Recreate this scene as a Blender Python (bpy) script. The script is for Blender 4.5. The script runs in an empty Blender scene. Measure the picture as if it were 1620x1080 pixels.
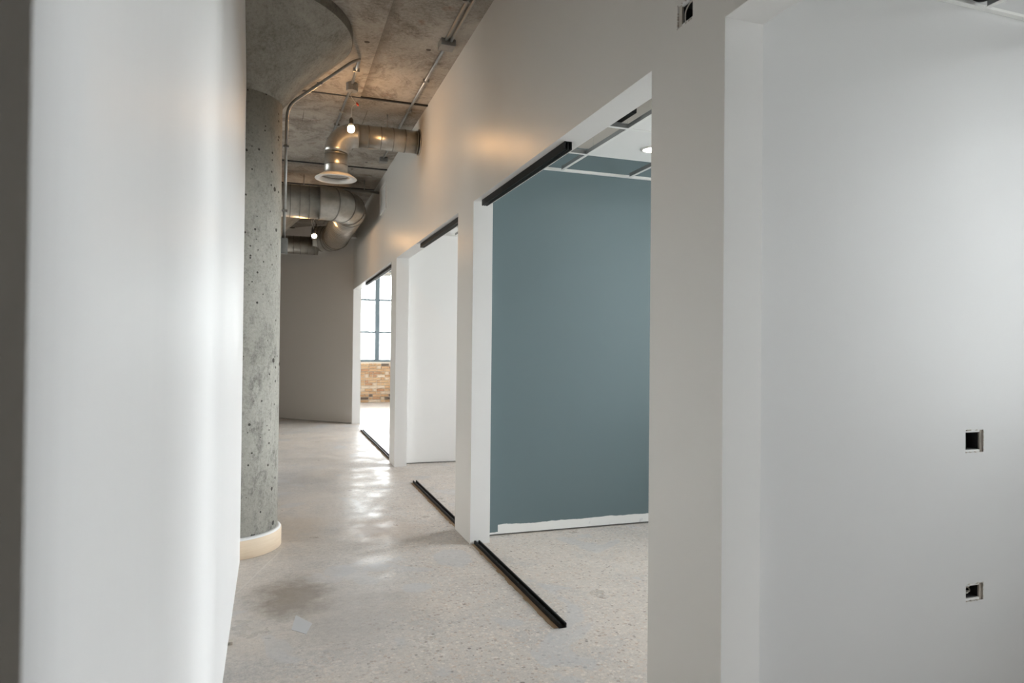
import bpy, bmesh, math, random
from mathutils import Vector, Matrix
random.seed(7)
PI = math.pi
SC = bpy.context.scene
COL = SC.collection

# ------------------------------------------------------------------ camera
A = 1.422            # corridor face of the right wall (X)
B = 1.578            # room face of the right wall
CZ = 3.956           # underside of the concrete slab
HZ = 2.628           # head of the openings
GZ = 2.975           # suspended grid
yaw, pitch, roll = math.radians(19.067), math.radians(0.593), math.radians(0.559)
cd = bpy.data.cameras.new('camera')
cam = bpy.data.objects.new('camera', cd); COL.objects.link(cam)
fw = Vector((math.sin(yaw)*math.cos(pitch), math.cos(yaw)*math.cos(pitch), math.sin(pitch)))
r0 = Vector((math.cos(yaw), -math.sin(yaw), 0)); u0 = r0.cross(fw)
rt = math.cos(roll)*r0 + math.sin(roll)*u0
up = -math.sin(roll)*r0 + math.cos(roll)*u0
M = Matrix((rt, up, -fw)).transposed().to_4x4(); M.translation = Vector((0, 0, 1.5))
cam.matrix_world = M
cd.sensor_width = 36; cd.lens = 24; cd.clip_start = 0.02; cd.clip_end = 200
cd.dof.use_dof = True; cd.dof.focus_distance = 4.5; cd.dof.aperture_fstop = 3.2
SC.camera = cam

# ------------------------------------------------------------------ sky, daylight, exposure
w = bpy.data.worlds.new('overcast'); SC.world = w; w.use_nodes = True
nt = w.node_tree; nt.nodes.clear()
tc = nt.nodes.new('ShaderNodeTexCoord'); sp = nt.nodes.new('ShaderNodeSeparateXYZ')
mr = nt.nodes.new('ShaderNodeMapRange'); mr.inputs[1].default_value = -0.1; mr.inputs[2].default_value = 0.8
rp = nt.nodes.new('ShaderNodeMix'); rp.data_type = 'RGBA'
rp.inputs[6].default_value = (0.60, 0.60, 0.60, 1); rp.inputs[7].default_value = (1.60, 1.585, 1.65, 1)
bg = nt.nodes.new('ShaderNodeBackground'); bg.inputs[1].default_value = 8.0
ow = nt.nodes.new('ShaderNodeOutputWorld')
nt.links.new(tc.outputs['Generated'], sp.inputs[0]); nt.links.new(sp.outputs[2], mr.inputs[0])
nt.links.new(mr.outputs[0], rp.inputs[0]); nt.links.new(rp.outputs[2], bg.inputs[0]); nt.links.new(bg.outputs[0], ow.inputs[0])

def portal(loc, rot, sx, sy):        # samples the sky through a modelled window opening, emits nothing itself
    l = bpy.data.lights.new('window_portal', 'AREA'); l.shape = 'RECTANGLE'; l.size = sx; l.size_y = sy
    l.cycles.is_portal = True
    o = bpy.data.objects.new('window_portal', l); COL.objects.link(o); o.location = loc; o.rotation_euler = rot
EXT = 5.5            # exterior wall (X)
XL = -4.0            # far side of the open floor left of the column (X)
FARY = 18.75         # far brick wall (Y)
SIDE_WIN = [(-0.5, 1.32), (2.40, 5.1), (5.9, 8.1), (9.2, 13.5), (14.0, 18.4)]
for y0, y1 in SIDE_WIN:
    portal((EXT+0.3, (y0+y1)/2, 2.35), (0, PI/2, 0), 2.8, y1-y0)
ADDED_LEFT_WIN = [(7.4, 9.4)]  # unseen window added to brighten the end wall
for y0, y1 in ADDED_LEFT_WIN:
    portal((XL-.3, (y0+y1)/2, 2.05), (0, -PI/2, 0), 1.9, y1-y0)
portal((3.5, FARY+0.3, 2.30), (-PI/2, 0, 0), 3.6, 2.4)

vs = SC.view_settings
vs.view_transform = 'Standard'; vs.look = 'None'; vs.gamma = 1; vs.use_curve_mapping = False
vs.exposure = 1.30
SC.cycles.max_bounces = 10; SC.cycles.diffuse_bounces = 7; SC.cycles.glossy_bounces = 5
SC.cycles.transparent_max_bounces = 12
SC.cycles.caustics_reflective = False; SC.cycles.caustics_refractive = False
SC.cycles.use_denoising = True
SC.cycles.sample_clamp_indirect = 8
SC.render.use_persistent_data = False

# ------------------------------------------------------------------ materials
def lin(r, g, b):
    f = lambda c: (c/255/12.92) if c/255 <= 0.04045 else ((c/255+0.055)/1.055)**2.4
    return (f(r), f(g), f(b), 1)
class NT:
    def __init__(s, name):
        s.m = bpy.data.materials.new(name); s.m.use_nodes = True; s.t = s.m.node_tree
        s.b = s.t.nodes['Principled BSDF']; s.out = s.t.nodes['Material Output']
        s.co = s.n('ShaderNodeTexCoord').outputs['Object']
    def n(s, t, **k):
        x = s.t.nodes.new(t)
        for a, v in k.items(): setattr(x, a, v)
        return x
    def l(s, a, b): s.t.links.new(a, b)
    def mapped(s, sc, loc=(0, 0, 0)):
        x = s.n('ShaderNodeMapping'); x.inputs['Scale'].default_value = sc; x.inputs['Location'].default_value = loc
        s.l(s.co, x.inputs[0]); return x.outputs[0]
    def noise(s, scale, detail=4, rough=.55, vec=None, dist=0):
        x = s.n('ShaderNodeTexNoise'); x.inputs['Scale'].default_value = scale; x.inputs['Detail'].default_value = detail
        x.inputs['Roughness'].default_value = rough; x.inputs['Distortion'].default_value = dist
        s.l(vec if vec is not None else s.co, x.inputs['Vector']); return x.outputs['Fac']
    def ramp(s, fac, stops, ease='LINEAR'):
        x = s.n('ShaderNodeValToRGB'); cr = x.color_ramp; cr.interpolation = ease
        while len(cr.elements) < len(stops): cr.elements.new(0.5)
        for e, (p, c) in zip(cr.elements, stops):
            e.position = p; e.color = c if len(c) == 4 else (*c, 1)
        s.l(fac, x.inputs[0]); return x.outputs[0]
    def g(s, fac, lo, hi): return s.ramp(fac, [(lo, (0, 0, 0)), (hi, (1, 1, 1))])
    def mix(s, fac, a, b, bt='MIX'):
        x = s.n('ShaderNodeMix', data_type='RGBA', blend_type=bt)
        for sock, v in ((x.inputs[0], fac), (x.inputs[6], a), (x.inputs[7], b)):
            if isinstance(v, (int, float)): sock.default_value = v
            elif isinstance(v, tuple): sock.default_value = v
            else: s.l(v, sock)
        return x.outputs[2]
    def math(s, op, a, b=0.0, clamp=False):
        x = s.n('ShaderNodeMath', operation=op, use_clamp=clamp)
        for sock, v in ((x.inputs[0], a), (x.inputs[1], b)):
            if isinstance(v, (int, float)): sock.default_value = v
            else: s.l(v, sock)
        return x.outputs[0]
    def xyz(s):
        x = s.n('ShaderNodeSeparateXYZ'); s.l(s.co, x.inputs[0]); return x.outputs
    def bump(s, h, dist, strength=1.0):
        x = s.n('ShaderNodeBump'); x.inputs['Distance'].default_value = dist; x.inputs['Strength'].default_value = strength
        s.l(h, x.inputs['Height']); s.l(x.outputs[0], s.b.inputs['Normal'])
    def set(s, **k):
        for a, v in k.items():
            i = s.b.inputs[{'color': 'Base Color', 'rough': 'Roughness', 'metal': 'Metallic', 'spec': 'Specular IOR Level',
                            'emit': 'Emission Color', 'estr': 'Emission Strength', 'alpha': 'Alpha', 'coat': 'Coat Weight', 'coatr': 'Coat Roughness'}[a]]
            if isinstance(v, (int, float, tuple)): i.default_value = v
            else: s.l(v, i)
        return s.m

def paint(name, col, rough=.42, spec=.5, ripple=0):
    t = NT(name)
    n = t.noise(1.3, 3)
    c = tuple(x*.965 for x in col[:3])+(1,)
    if ripple: t.bump(t.noise(9, 3, .6, vec=t.mapped((0, 1, .03))), ripple, .6)      # roller and taping streaks
    else: t.bump(t.noise(220, 2), .0006, .35)
    rr = t.math('ADD', t.math('MULTIPLY', t.noise(4, 3, vec=t.mapped((1, 1, .35))), .10), rough-.05)
    return t.set(color=t.mix(n, c, col), rough=rr, spec=spec)
WHITE = paint('white_wall_paint', (0.80, 0.795, 0.785, 1), .45, .35)
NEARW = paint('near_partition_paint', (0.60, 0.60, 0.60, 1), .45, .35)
LEFTW = paint('left_wall_paint', (0.83, 0.83, 0.835, 1), .50, .07, .006)
GREY = paint('warm_grey_paint', (0.70, 0.675, 0.635, 1), .36, .5)
TAUPE = paint('taupe_paint', (0.72, 0.69, 0.655, 1), .5, .25)

def mk_teal():
    t = NT('teal_wall_paint')
    x, y, z = t.xyz()
    edge = t.math('MULTIPLY', t.math('SUBTRACT', t.noise(3.2, 5, .65, vec=t.mapped((1, 0, 0))), .5), .05)
    step = t.math('MULTIPLY', t.math('LESS_THAN', x, 1.70), -.055)
    lim = t.math('ADD', t.math('ADD', edge, step), .085)
    msk = t.math('MULTIPLY', t.math('GREATER_THAN', z, lim), t.math('LESS_THAN', z, t.math('ADD', edge, 3.19)))
    smud = t.g(t.noise(16, 2, vec=t.mapped((1, 1, .6))), .66, .70)
    white = t.mix(t.math('MULTIPLY', smud, .5), (.78, .78, .76, 1), (.52, .53, .55, 1))
    white = t.mix(t.math('GREATER_THAN', z, 1.5), white, (.42, .395, .36, 1))
    teal = t.mix(t.noise(1.1, 3), (.114, .160, .174, 1), (.124, .173, .187, 1))
    t.bump(t.math('ADD', t.noise(200, 2), t.math('MULTIPLY', msk, .8)), .0006, .4)
    return t.set(color=t.mix(msk, white, teal), rough=.45)
TEAL = mk_teal()

def mk_floor():
    t = NT('polished_concrete_floor')
    x, y, z = t.xyz()
    big = t.noise(.7, 6, .62, dist=.6); mid = t.noise(2.4, 6, .65, dist=.6); fine = t.noise(30, 5, .75); grit = t.noise(110, 3, .8)
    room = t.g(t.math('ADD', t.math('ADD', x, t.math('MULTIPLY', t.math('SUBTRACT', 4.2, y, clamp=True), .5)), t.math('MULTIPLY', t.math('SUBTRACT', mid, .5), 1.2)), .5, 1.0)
    base = t.mix(t.g(big, .36, .62), (.355, .345, .335, 1), (.505, .455, .405, 1))
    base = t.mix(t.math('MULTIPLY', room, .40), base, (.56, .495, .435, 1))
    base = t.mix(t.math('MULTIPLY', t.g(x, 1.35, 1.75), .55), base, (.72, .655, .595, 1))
    base = t.mix(t.math('MULTIPLY', t.g(mid, .52, .66), .55), base, (.345, .34, .335, 1))
    base = t.mix(t.math('MULTIPLY', t.g(fine, .45, .72), .5), base, (.66, .60, .535, 1))
    base = t.mix(t.math('MULTIPLY', t.math('SUBTRACT', 1.0, t.g(fine, .30, .46)), .45), base, (.27, .245, .225, 1))
    base = t.mix(t.math('MULTIPLY', t.g(grit, .50, .70), .35), base, (.70, .655, .60, 1))
    base = t.mix(t.math('MULTIPLY', t.math('SUBTRACT', 1.0, t.g(grit, .32, .46)), .35), base, (.22, .20, .185, 1))
    # exposed aggregate, denser towards the rooms
    agg = t.math('ADD', t.math('MULTIPLY', room, .75), .2, clamp=True)
    v = t.n('ShaderNodeTexVoronoi'); v.inputs['Scale'].default_value = 58; t.l(t.co, v.inputs['Vector'])
    cellr = t.n('ShaderNodeSeparateColor'); t.l(v.outputs['Color'], cellr.inputs[0])
    dot = t.math('LESS_THAN', v.outputs['Distance'], t.math('MULTIPLY', cellr.outputs[1], .66))
    pc = t.ramp(cellr.outputs[0], [(0, (.16, .13, .115)), (.10, (.27, .20, .165)), (.18, (.47, .345, .26)), (.5, (.60, .51, .43)), (.8, (.72, .655, .58)), (1, (.46, .44, .425))])
    base = t.mix(t.math('MULTIPLY', t.math('MULTIPLY', dot, agg), .60), base, pc)
    # sparse dark stones and chips
    v2 = t.n('ShaderNodeTexVoronoi'); v2.inputs['Scale'].default_value = 15; t.l(t.co, v2.inputs['Vector'])
    c2 = t.n('ShaderNodeSeparateColor'); t.l(v2.outputs['Color'], c2.inputs[0])
    d2 = t.math('LESS_THAN', t.math('ADD', v2.outputs['Distance'], t.math('MULTIPLY', fine, .12)), t.math('MULTIPLY', t.math('SUBTRACT', c2.outputs[0], .30, clamp=True), .30))
    base = t.mix(t.math('MULTIPLY', t.math('MULTIPLY', d2, agg), .8), base, (.12, .10, .09, 1))
    # grey skim patches
    pat = t.g(t.noise(1.5, 3, .5, vec=t.mapped((1.2, 1.0, 1), (3.1, 7.7, 0)), dist=.8), .60, .625)
    base = t.mix(t.math('MULTIPLY', pat, .5), base, (.44, .44, .445, 1))
    # brown stain with a shape of its own beside the column base
    def blob(cx, cy, rx, ry, sd=1.2):
        dx = t.math('DIVIDE', t.math('SUBTRACT', x, cx), rx); dy = t.math('DIVIDE', t.math('SUBTRACT', y, cy), ry)
        d = t.math('SQRT', t.math('ADD', t.math('MULTIPLY', dx, dx), t.math('MULTIPLY', dy, dy)))
        d = t.math('ADD', d, t.math('MULTIPLY', t.math('SUBTRACT', t.noise(4, 6, .75), .5), sd))
        return t.math('SUBTRACT', 1.0, t.g(d, .40, 1.05))
    base = t.mix(t.math('MULTIPLY', blob(.11, 4.30, .26, .46, 1.6), .70), base, (.17, .135, .105, 1))
    base = t.mix(t.math('MULTIPLY', blob(.45, 3.9, .5, .7), .45), base, (.26, .25, .24, 1))
    base = t.mix(t.math('MULTIPLY', blob(.85, 5.7, .40, .5), .45), base, (.42, .32, .24, 1))
    base = t.mix(t.math('MULTIPLY', blob(.15, 5.95, .35, .45), .5), base, (.44, .36, .28, 1))
    for cx, cy, rx, ry in ((.42, 4.72, .14, .16), (.66, 4.72, .11, .13), (.85, 4.25, .12, .12), (1.22, 4.75, .17, .30)):
        base = t.mix(t.math('MULTIPLY', t.g(blob(cx, cy, rx, ry, 1.1), .3, .5), .55), base, (.43, .435, .445, 1))
    # straight pale saw line leading to the column
    ln = t.math('ABSOLUTE', t.math('SUBTRACT', t.math('SUBTRACT', x, .047), t.math('MULTIPLY', t.math('SUBTRACT', y, 5.285), .313)))
    ln = t.math('MULTIPLY', t.math('LESS_THAN', ln, .006), t.math('LESS_THAN', x, .05))
    base = t.mix(t.math('MULTIPLY', ln, .5), base, (.58, .55, .51, 1))
    rr = t.math('ADD', .27, t.math('MULTIPLY', t.g(t.noise(2.2, 6, .7), .36, .60), .30))
    wav = t.math('ADD', t.math('MULTIPLY', t.noise(7, 3), 1.0), t.math('MULTIPLY', fine, .12))
    t.bump(wav, .004, .5)
    return t.set(color=base, rough=rr, spec=.22)
FLOOR = mk_floor()

def concrete(name, dark, light, tint, pin=1.0, streak=True):
    t = NT(name); x, y, z = t.xyz()
    n1 = t.noise(1.8, 6, .65, vec=t.mapped((1, 1, .5 if streak else 1)), dist=.5)
    n2 = t.noise(9, 8, .78, vec=t.mapped((1, 1, .6 if streak else 1)))
    n4 = t.noise(48, 4, .8)
    c = t.mix(t.g(n1, .30, .70), dark, light)
    low = t.math('SUBTRACT', 1.0, t.math('MULTIPLY', t.g(t.math('DIVIDE', z, 4.0), .30, .62), .65)) if streak else .45
    blot = t.math('MULTIPLY', t.g(n2, .50, .64), low)
    c = t.mix(t.math('MULTIPLY', blot, .75), c, tuple(.42*q for q in dark[:3])+(1,))
    c = t.mix(t.math('MULTIPLY', t.g(n4, .42, .68), .45), c, tint)
    c = t.mix(t.math('MULTIPLY', t.math('SUBTRACT', 1.0, t.g(n4, .30, .42)), .5), c, tuple(.5*q for q in dark[:3])+(1,))
    hole = None
    for sc_, th in ((9, .10), (23, .13)):
        v = t.n('ShaderNodeTexVoronoi'); v.inputs['Scale'].default_value = sc_; t.l(t.co, v.inputs['Vector'])
        cs = t.n('ShaderNodeSeparateColor'); t.l(v.outputs['Color'], cs.inputs[0])
        h = t.math('LESS_THAN', t.math('ADD', v.outputs['Distance'], t.math('MULTIPLY', n4, .04)), t.math('MULTIPLY', t.math('SUBTRACT', cs.outputs[0], .35, clamp=True), 2.6*th*pin))
        hole = h if hole is None else t.math('MAXIMUM', hole, h)
    c = t.mix(t.math('MULTIPLY', hole, .9), c, (.05, .047, .042, 1))
    t.bump(t.math('SUBTRACT', t.math('ADD', t.math('MULTIPLY', n4, .5), n2), t.math('MULTIPLY', hole, 1.5)), .006, .7)
    return t.set(color=c, rough=.85, spec=.25)
CONC = concrete('column_concrete', (.29, .285, .255, 1), (.48, .475, .43, 1), (.58, .57, .52, 1), 1.15)
CAPC = concrete('capital_concrete', (.19, .178, .155, 1), (.42, .398, .355, 1), (.46, .44, .39, 1), .25, False)

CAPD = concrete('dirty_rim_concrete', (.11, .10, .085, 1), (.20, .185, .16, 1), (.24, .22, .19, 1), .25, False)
def mk_slab():
    t = NT('ceiling_concrete')
    x, y, z = t.xyz()
    n1 = t.noise(.8, 6, .6, dist=.6); n2 = t.noise(3.0, 8, .75, dist=.8); n3 = t.noise(42, 4, .75)
    c = t.mix(t.g(n1, .36, .64), (.21, .188, .16, 1), (.45, .41, .36, 1))
    c = t.mix(t.math('MULTIPLY', t.g(n2, .47, .62), .8), c, (.125, .102, .08, 1))
    c = t.mix(t.math('MULTIPLY', t.g(n3, .38, .7), .4), c, (.56, .515, .46, 1))
    # short hairline cracks along the corridor
    brd = t.math('ABSOLUTE', t.math('SUBTRACT', t.math('FRACT', t.math('MULTIPLY', t.math('ADD', t.math('ADD', x, .06), t.math('MULTIPLY', n2, .02)), 1.6)), .5))
    c = t.mix(t.math('MULTIPLY', t.math('MULTIPLY', t.math('LESS_THAN', brd, .006), t.g(t.noise(.9, 2, vec=t.mapped((3, 1, 1))), .50, .54)), .7), c, (.10, .08, .065, 1))
    # rust red traces
    c = t.mix(t.math('MULTIPLY', t.g(t.noise(4.3, 6, .75, vec=t.mapped((1, 1, 1), (5, 2, 0))), .58, .68), .55), c, (.21, .105, .07, 1))
    # shade of the step painted along the edge between the two pours
    step_shade = t.math('MULTIPLY', t.math('MULTIPLY', t.math('GREATER_THAN', x, .752), t.math('SUBTRACT', 1.0, t.g(x, .752, .84))), t.math('MULTIPLY', t.math('GREATER_THAN', y, 4.13), t.math('LESS_THAN', y, 6.79)))
    c = t.mix(t.math('MULTIPLY', step_shade, .62), c, (.12, .10, .085, 1))
    v = t.n('ShaderNodeTexVoronoi'); v.inputs['Scale'].default_value = 3.2; t.l(t.co, v.inputs['Vector'])
    c = t.mix(t.math('MULTIPLY', t.math('LESS_THAN', v.outputs['Distance'], .07), .85), c, (.05, .042, .036, 1))
    t.bump(t.math('ADD', t.math('ADD', n3, n2), n1), .008, .6)
    return t.set(color=c, rough=.85, spec=.25)
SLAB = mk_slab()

def plain(name, col, rough=.5, metal=0, spec=.5, nz=.06):
    t = NT(name); d = tuple(q*(1-nz) for q in col[:3])+(1,)
    return t.set(color=t.mix(t.noise(14, 3), d, col), rough=rough, metal=metal, spec=spec)
def galv(name, col, rough):
    t = NT(name)
    n = t.noise(9, 5, .7)
    return t.set(color=t.mix(t.g(n, .35, .65), tuple(q*.78 for q in col[:3])+(1,), col), rough=t.math('ADD', rough-.08, t.math('MULTIPLY', t.noise(3, 4), .16)), metal=.92)
DUCT = galv('galvanised_duct', (.50, .49, .46, 1), .34)
SEAM = galv('duct_lock_seam', (.30, .29, .27, 1), .45)
CONDUIT = galv('galvanised_conduit', (.46, .46, .45, 1), .42)
BOXM = galv('steel_box', (.36, .36, .35, 1), .5)
BLACK = plain('black_anodised', (.010, .010, .010, 1), .55, spec=.25)
DARKV = plain('dark_void', (.018, .017, .018, 1), .7)
FRAME = plain('window_frame_grey', (.13, .165, .185, 1), .45)
GRIDW = plain('white_grid_enamel', (.86, .86, .84, 1), .4)
GRIDG = plain('galvanised_web', (.30, .31, .31, 1), .45, .5)
TILEM = plain('ceiling_tile_white', (.80, .80, .79, 1), .8, nz=.03)
DIFF = plain('white_enamel', (.78, .76, .73, 1), .4)
PLAST = plain('white_plaster', (.76, .76, .75, 1), .8)
GYP = plain('torn_gypsum', (.55, .50, .44, 1), .9, nz=.3)
RED = plain('red_wire_nut', (.45, .05, .02, 1), .5)
WIRE = plain('white_wire', (.62, .58, .52, 1), .5)
BLKP = plain('black_socket', (.03, .025, .02, 1), .4)
GREYP = plain('grey_floor_patch', (.44, .45, .46, 1), .55)
MORTAR = plain('mortar', (.74, .66, .55, 1), .9, nz=.2)
def mk_shim():
    t = NT('tan_shim'); n = t.noise(6, 4, vec=t.mapped((8, 1, 1)))
    return t.set(color=t.mix(n, (.26, .16, .085, 1), (.46, .33, .21, 1)), rough=.8)
SHIM = mk_shim()
def mk_ply():
    t = NT('bent_plywood'); n = t.noise(3, 5, .6, vec=t.mapped((2, 2, 26)), dist=.3)
    return t.set(color=t.mix(n, (.60, .47, .33, 1), (.74, .62, .48, 1)), rough=.6)
PLY = mk_ply()
def brick_mat(name, c1, c2):
    t = NT(name); n = t.noise(22, 5, .7)
    t.bump(n, .004, .6)
    return t.set(color=t.mix(n, c1, c2), rough=.9, spec=.2)
BRICKS = [brick_mat('tan_brick', (.42, .25, .13, 1), (.55, .36, .21, 1)),
          brick_mat('ochre_brick', (.48, .30, .16, 1), (.60, .42, .26, 1)),
          brick_mat('pale_brick', (.58, .46, .33, 1), (.70, .58, .45, 1)),
          brick_mat('red_tan_brick', (.36, .19, .10, 1), (.47, .28, .16, 1)),
          brick_mat('charred_brick', (.10, .08, .06, 1), (.18, .13, .10, 1))]
def emis(name, col, st):
    t = NT(name); t.b.inputs['Emission Color'].default_value = col; t.b.inputs['Emission Strength'].default_value = st
    n = t.noise(5, 1); return t.set(color=t.mix(n, (.8, .8, .78, 1), (.82, .82, .8, 1)), rough=.4)
BULB = emis('warm_lit_bulb', (1.0, .56, .23, 1), 125)
LED = emis('lit_downlight_lens', (1.0, .93, .82, 1), 14)
def mk_glass():
    t = NT('window_glass')
    tr = t.n('ShaderNodeBsdfTransparent'); tr.inputs[0].default_value = (.96, .985, .98, 1)
    gl = t.n('ShaderNodeBsdfGlossy'); gl.inputs['Roughness'].default_value = .02
    fr = t.n('ShaderNodeFresnel'); fr.inputs[0].default_value = 1.45
    mx = t.n('ShaderNodeMixShader'); t.l(fr.outputs[0], mx.inputs[0]); t.l(tr.outputs[0], mx.inputs[1]); t.l(gl.outputs[0], mx.inputs[2])
    t.l(mx.outputs[0], t.out.inputs[0]); t.t.nodes.remove(t.b)
    return t.m
GLASS = mk_glass()

# ------------------------------------------------------------------ helpers
class MB:
    def __init__(s): s.bm = bmesh.new(); s.mats = []
    def mi(s, m):
        if m not in s.mats: s.mats.append(m)
        return s.mats.index(m)
    def quad(s, pts, m, smooth=False):
        f = s.bm.faces.new([s.bm.verts.new(p) for p in pts]); f.material_index = s.mi(m); f.smooth = smooth; return f
    def box(s, x0, x1, y0, y1, z0, z1, m, side=None, bev=0, rot=None):
        b = s.bm; k = [b.verts.new((x, y, z)) for z in (z0, z1) for y in (y0, y1) for x in (x0, x1)]
        i = s.mi(m); fs = []
        for q in ((0, 2, 3, 1), (4, 5, 7, 6), (0, 1, 5, 4), (2, 6, 7, 3), (0, 4, 6, 2), (1, 3, 7, 5)):
            f = b.faces.new([k[j] for j in q]); f.material_index = i; fs.append(f)
        if rot is not None:
            bmesh.ops.transform(b, matrix=rot, verts=k)
        if bev:
            es = list({e for f in fs for e in f.edges})
            bmesh.ops.bevel(b, geom=es, offset=bev, segments=2, affect='EDGES', profile=.6)
        return s
    def lathe(s, prof, m, seg=48, center=(0, 0, 0), smooth=True, a0=0, a1=2*PI, closed=False, axis='z', caps=True):
        b = s.bm; i = s.mi(m); full = abs(a1-a0-2*PI) < 1e-6
        nseg = seg if full else seg+1
        rings = []
        for (r, z) in prof:
            ring = []
            for k in range(nseg):
                a = a0+(a1-a0)*k/seg
                p = (r*math.cos(a), r*math.sin(a), z)
                if axis == 'x': p = (z, p[0], p[1])
                if axis == 'y': p = (p[0], z, p[1])
                ring.append(b.verts.new((p[0]+center[0], p[1]+center[1], p[2]+center[2])))
            rings.append(ring)
        pairs = list(zip(rings, rings[1:]))
        if closed: pairs.append((rings[-1], rings[0]))
        for r1, r2 in pairs:
            for k in range(seg if full else seg):
                k2 = (k+1) % nseg
                if not full and k+1 >= nseg: continue
                f = b.faces.new((r1[k], r1[k2], r2[k2], r2[k])); f.material_index = i; f.smooth = smooth
        if full and not closed and caps:
            for ring, (r, z) in ((rings[0], prof[0]), (rings[-1], prof[-1])):
                if r > 1e-4:
                    f = b.faces.new(ring); f.material_index = i
        return s
    def tube(s, path, rad, m, seg=12, smooth=True, caps=True):
        b = s.bm; i = s.mi(m); P = [Vector(p) for p in path]; n = len(P)
        rad = rad if isinstance(rad, (list, tuple)) else [rad]*n
        T = []
        for k in range(n):
            d = (P[min(k+1, n-1)]-P[max(k-1, 0)]); T.append(d.normalized())
        ref = Vector((0, 0, 1)) if abs(T[0].z) < .9 else Vector((1, 0, 0))
        N = (ref - T[0]*ref.dot(T[0])).normalized(); rings = []
        for k in range(n):
            N = (N - T[k]*N.dot(T[k])).normalized(); Bn = T[k].cross(N)
            rings.append([b.verts.new(P[k]+rad[k]*(N*math.cos(2*PI*j/seg)+Bn*math.sin(2*PI*j/seg))) for j in range(seg)])
        for r1, r2 in zip(rings, rings[1:]):
            for j in range(seg):
                f = b.faces.new((r1[j], r1[(j+1) % seg], r2[(j+1) % seg], r2[j])); f.material_index = i; f.smooth = smooth
        if caps:
            for r in (rings[0], rings[-1]):
                f = b.faces.new(r); f.material_index = i
        return s
    def build(s, name, parent=None, loc=None):
        bmesh.ops.recalc_face_normals(s.bm, faces=s.bm.faces)
        me = bpy.data.meshes.new(name); s.bm.to_mesh(me); s.bm.free()
        for m in s.mats: me.materials.append(m)
        o = bpy.data.objects.new(name, me); COL.objects.link(o)
        if loc is not None:
            for v in me.vertices: v.co -= Vector(loc)
        if parent is not None:
            o.parent = parent
            if loc is not None: o.location = Vector(loc)-parent.location
            else:
                for v in me.vertices: v.co -= parent.location
        elif loc is not None: o.location = loc
        return o
def struct(o, label=None, category=None):
    o['kind'] = 'structure'
    if label: o['label'] = label
    if category: o['category'] = category
    return o
def thing(name, label, cat, loc=(0, 0, 0), group=None):
    o = bpy.data.objects.new(name, None); COL.objects.link(o); o.location = loc; o.empty_display_size = .1
    return tag(o, label, cat, group)
def tag(o, label, cat, group=None):
    o['label'] = label; o['category'] = cat
    if group: o['group'] = group
    return o
def dup(root, loc, label=None, group=None):
    r = root.copy(); COL.objects.link(r); r.location = loc
    if label: r['label'] = label
    if group: r['group'] = group
    for ch in list(root.children):
        c = ch.copy(); COL.objects.link(c); c.parent = r
        for g in list(ch.children):
            d = g.copy(); COL.objects.link(d); d.parent = c
    return r

def grid_wall(name, axis, p0, p1, us, vs_, holes, mats, label=None):
    """wall slab with real rectangular holes. axis 'x': slab between X=p0..p1, u = Y, v = Z; axis 'y': slab between Y=p0..p1, u = X.
    mats = (material of the p0 face, material of the p1 face, material of the reveals)"""
    U = sorted({us[0], us[1], *[q for h in holes for q in h[:2]]}); V = sorted({vs_[0], vs_[1], *[q for h in holes for q in h[2:4]]})
    U = [q for q in U if us[0] <= q <= us[1]]; V = [q for q in V if vs_[0] <= q <= vs_[1]]
    def solid(i, j):
        if i < 0 or j < 0 or i >= len(U)-1 or j >= len(V)-1: return False
        cu, cv = (U[i]+U[i+1])/2, (V[j]+V[j+1])/2
        return not any(h[0] < cu < h[1] and h[2] < cv < h[3] for h in holes)
    m = MB()
    P = (lambda p, u, v: (p, u, v)) if axis == 'x' else (lambda p, u, v: (u, p, v))
    for i in range(len(U)-1):
        for j in range(len(V)-1):
            if not solid(i, j): continue
            a, b, c, d = U[i], U[i+1], V[j], V[j+1]
            m.quad([P(p0, a, c), P(p0, b, c), P(p0, b, d), P(p0, a, d)], mats[0])
            m.quad([P(p1, a, c), P(p1, a, d), P(p1, b, d), P(p1, b, c)], mats[1])
            if not solid(i-1, j): m.quad([P(p0, a, c), P(p0, a, d), P(p1, a, d), P(p1, a, c)], mats[2])
            if not solid(i+1, j): m.quad([P(p0, b, c), P(p1, b, c), P(p1, b, d), P(p0, b, d)], mats[2])
            if not solid(i, j-1): m.quad([P(p0, a, c), P(p1, a, c), P(p1, b, c), P(p0, b, c)], mats[2])
            if not solid(i, j+1): m.quad([P(p0, a, d), P(p0, b, d), P(p1, b, d), P(p1, a, d)], mats[2])
    bmesh.ops.remove_doubles(m.bm, verts=m.bm.verts, dist=1e-5)
    return struct(m.build(name), label)

# ------------------------------------------------------------------ structure
YB, YE = -3.2, 19.6
m = MB(); m.box(XL-.2, EXT+.35, YB-.2, YE, -.12, 0, FLOOR)
struct(m.build('floor'), 'polished grey concrete floor with exposed aggregate')

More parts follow.
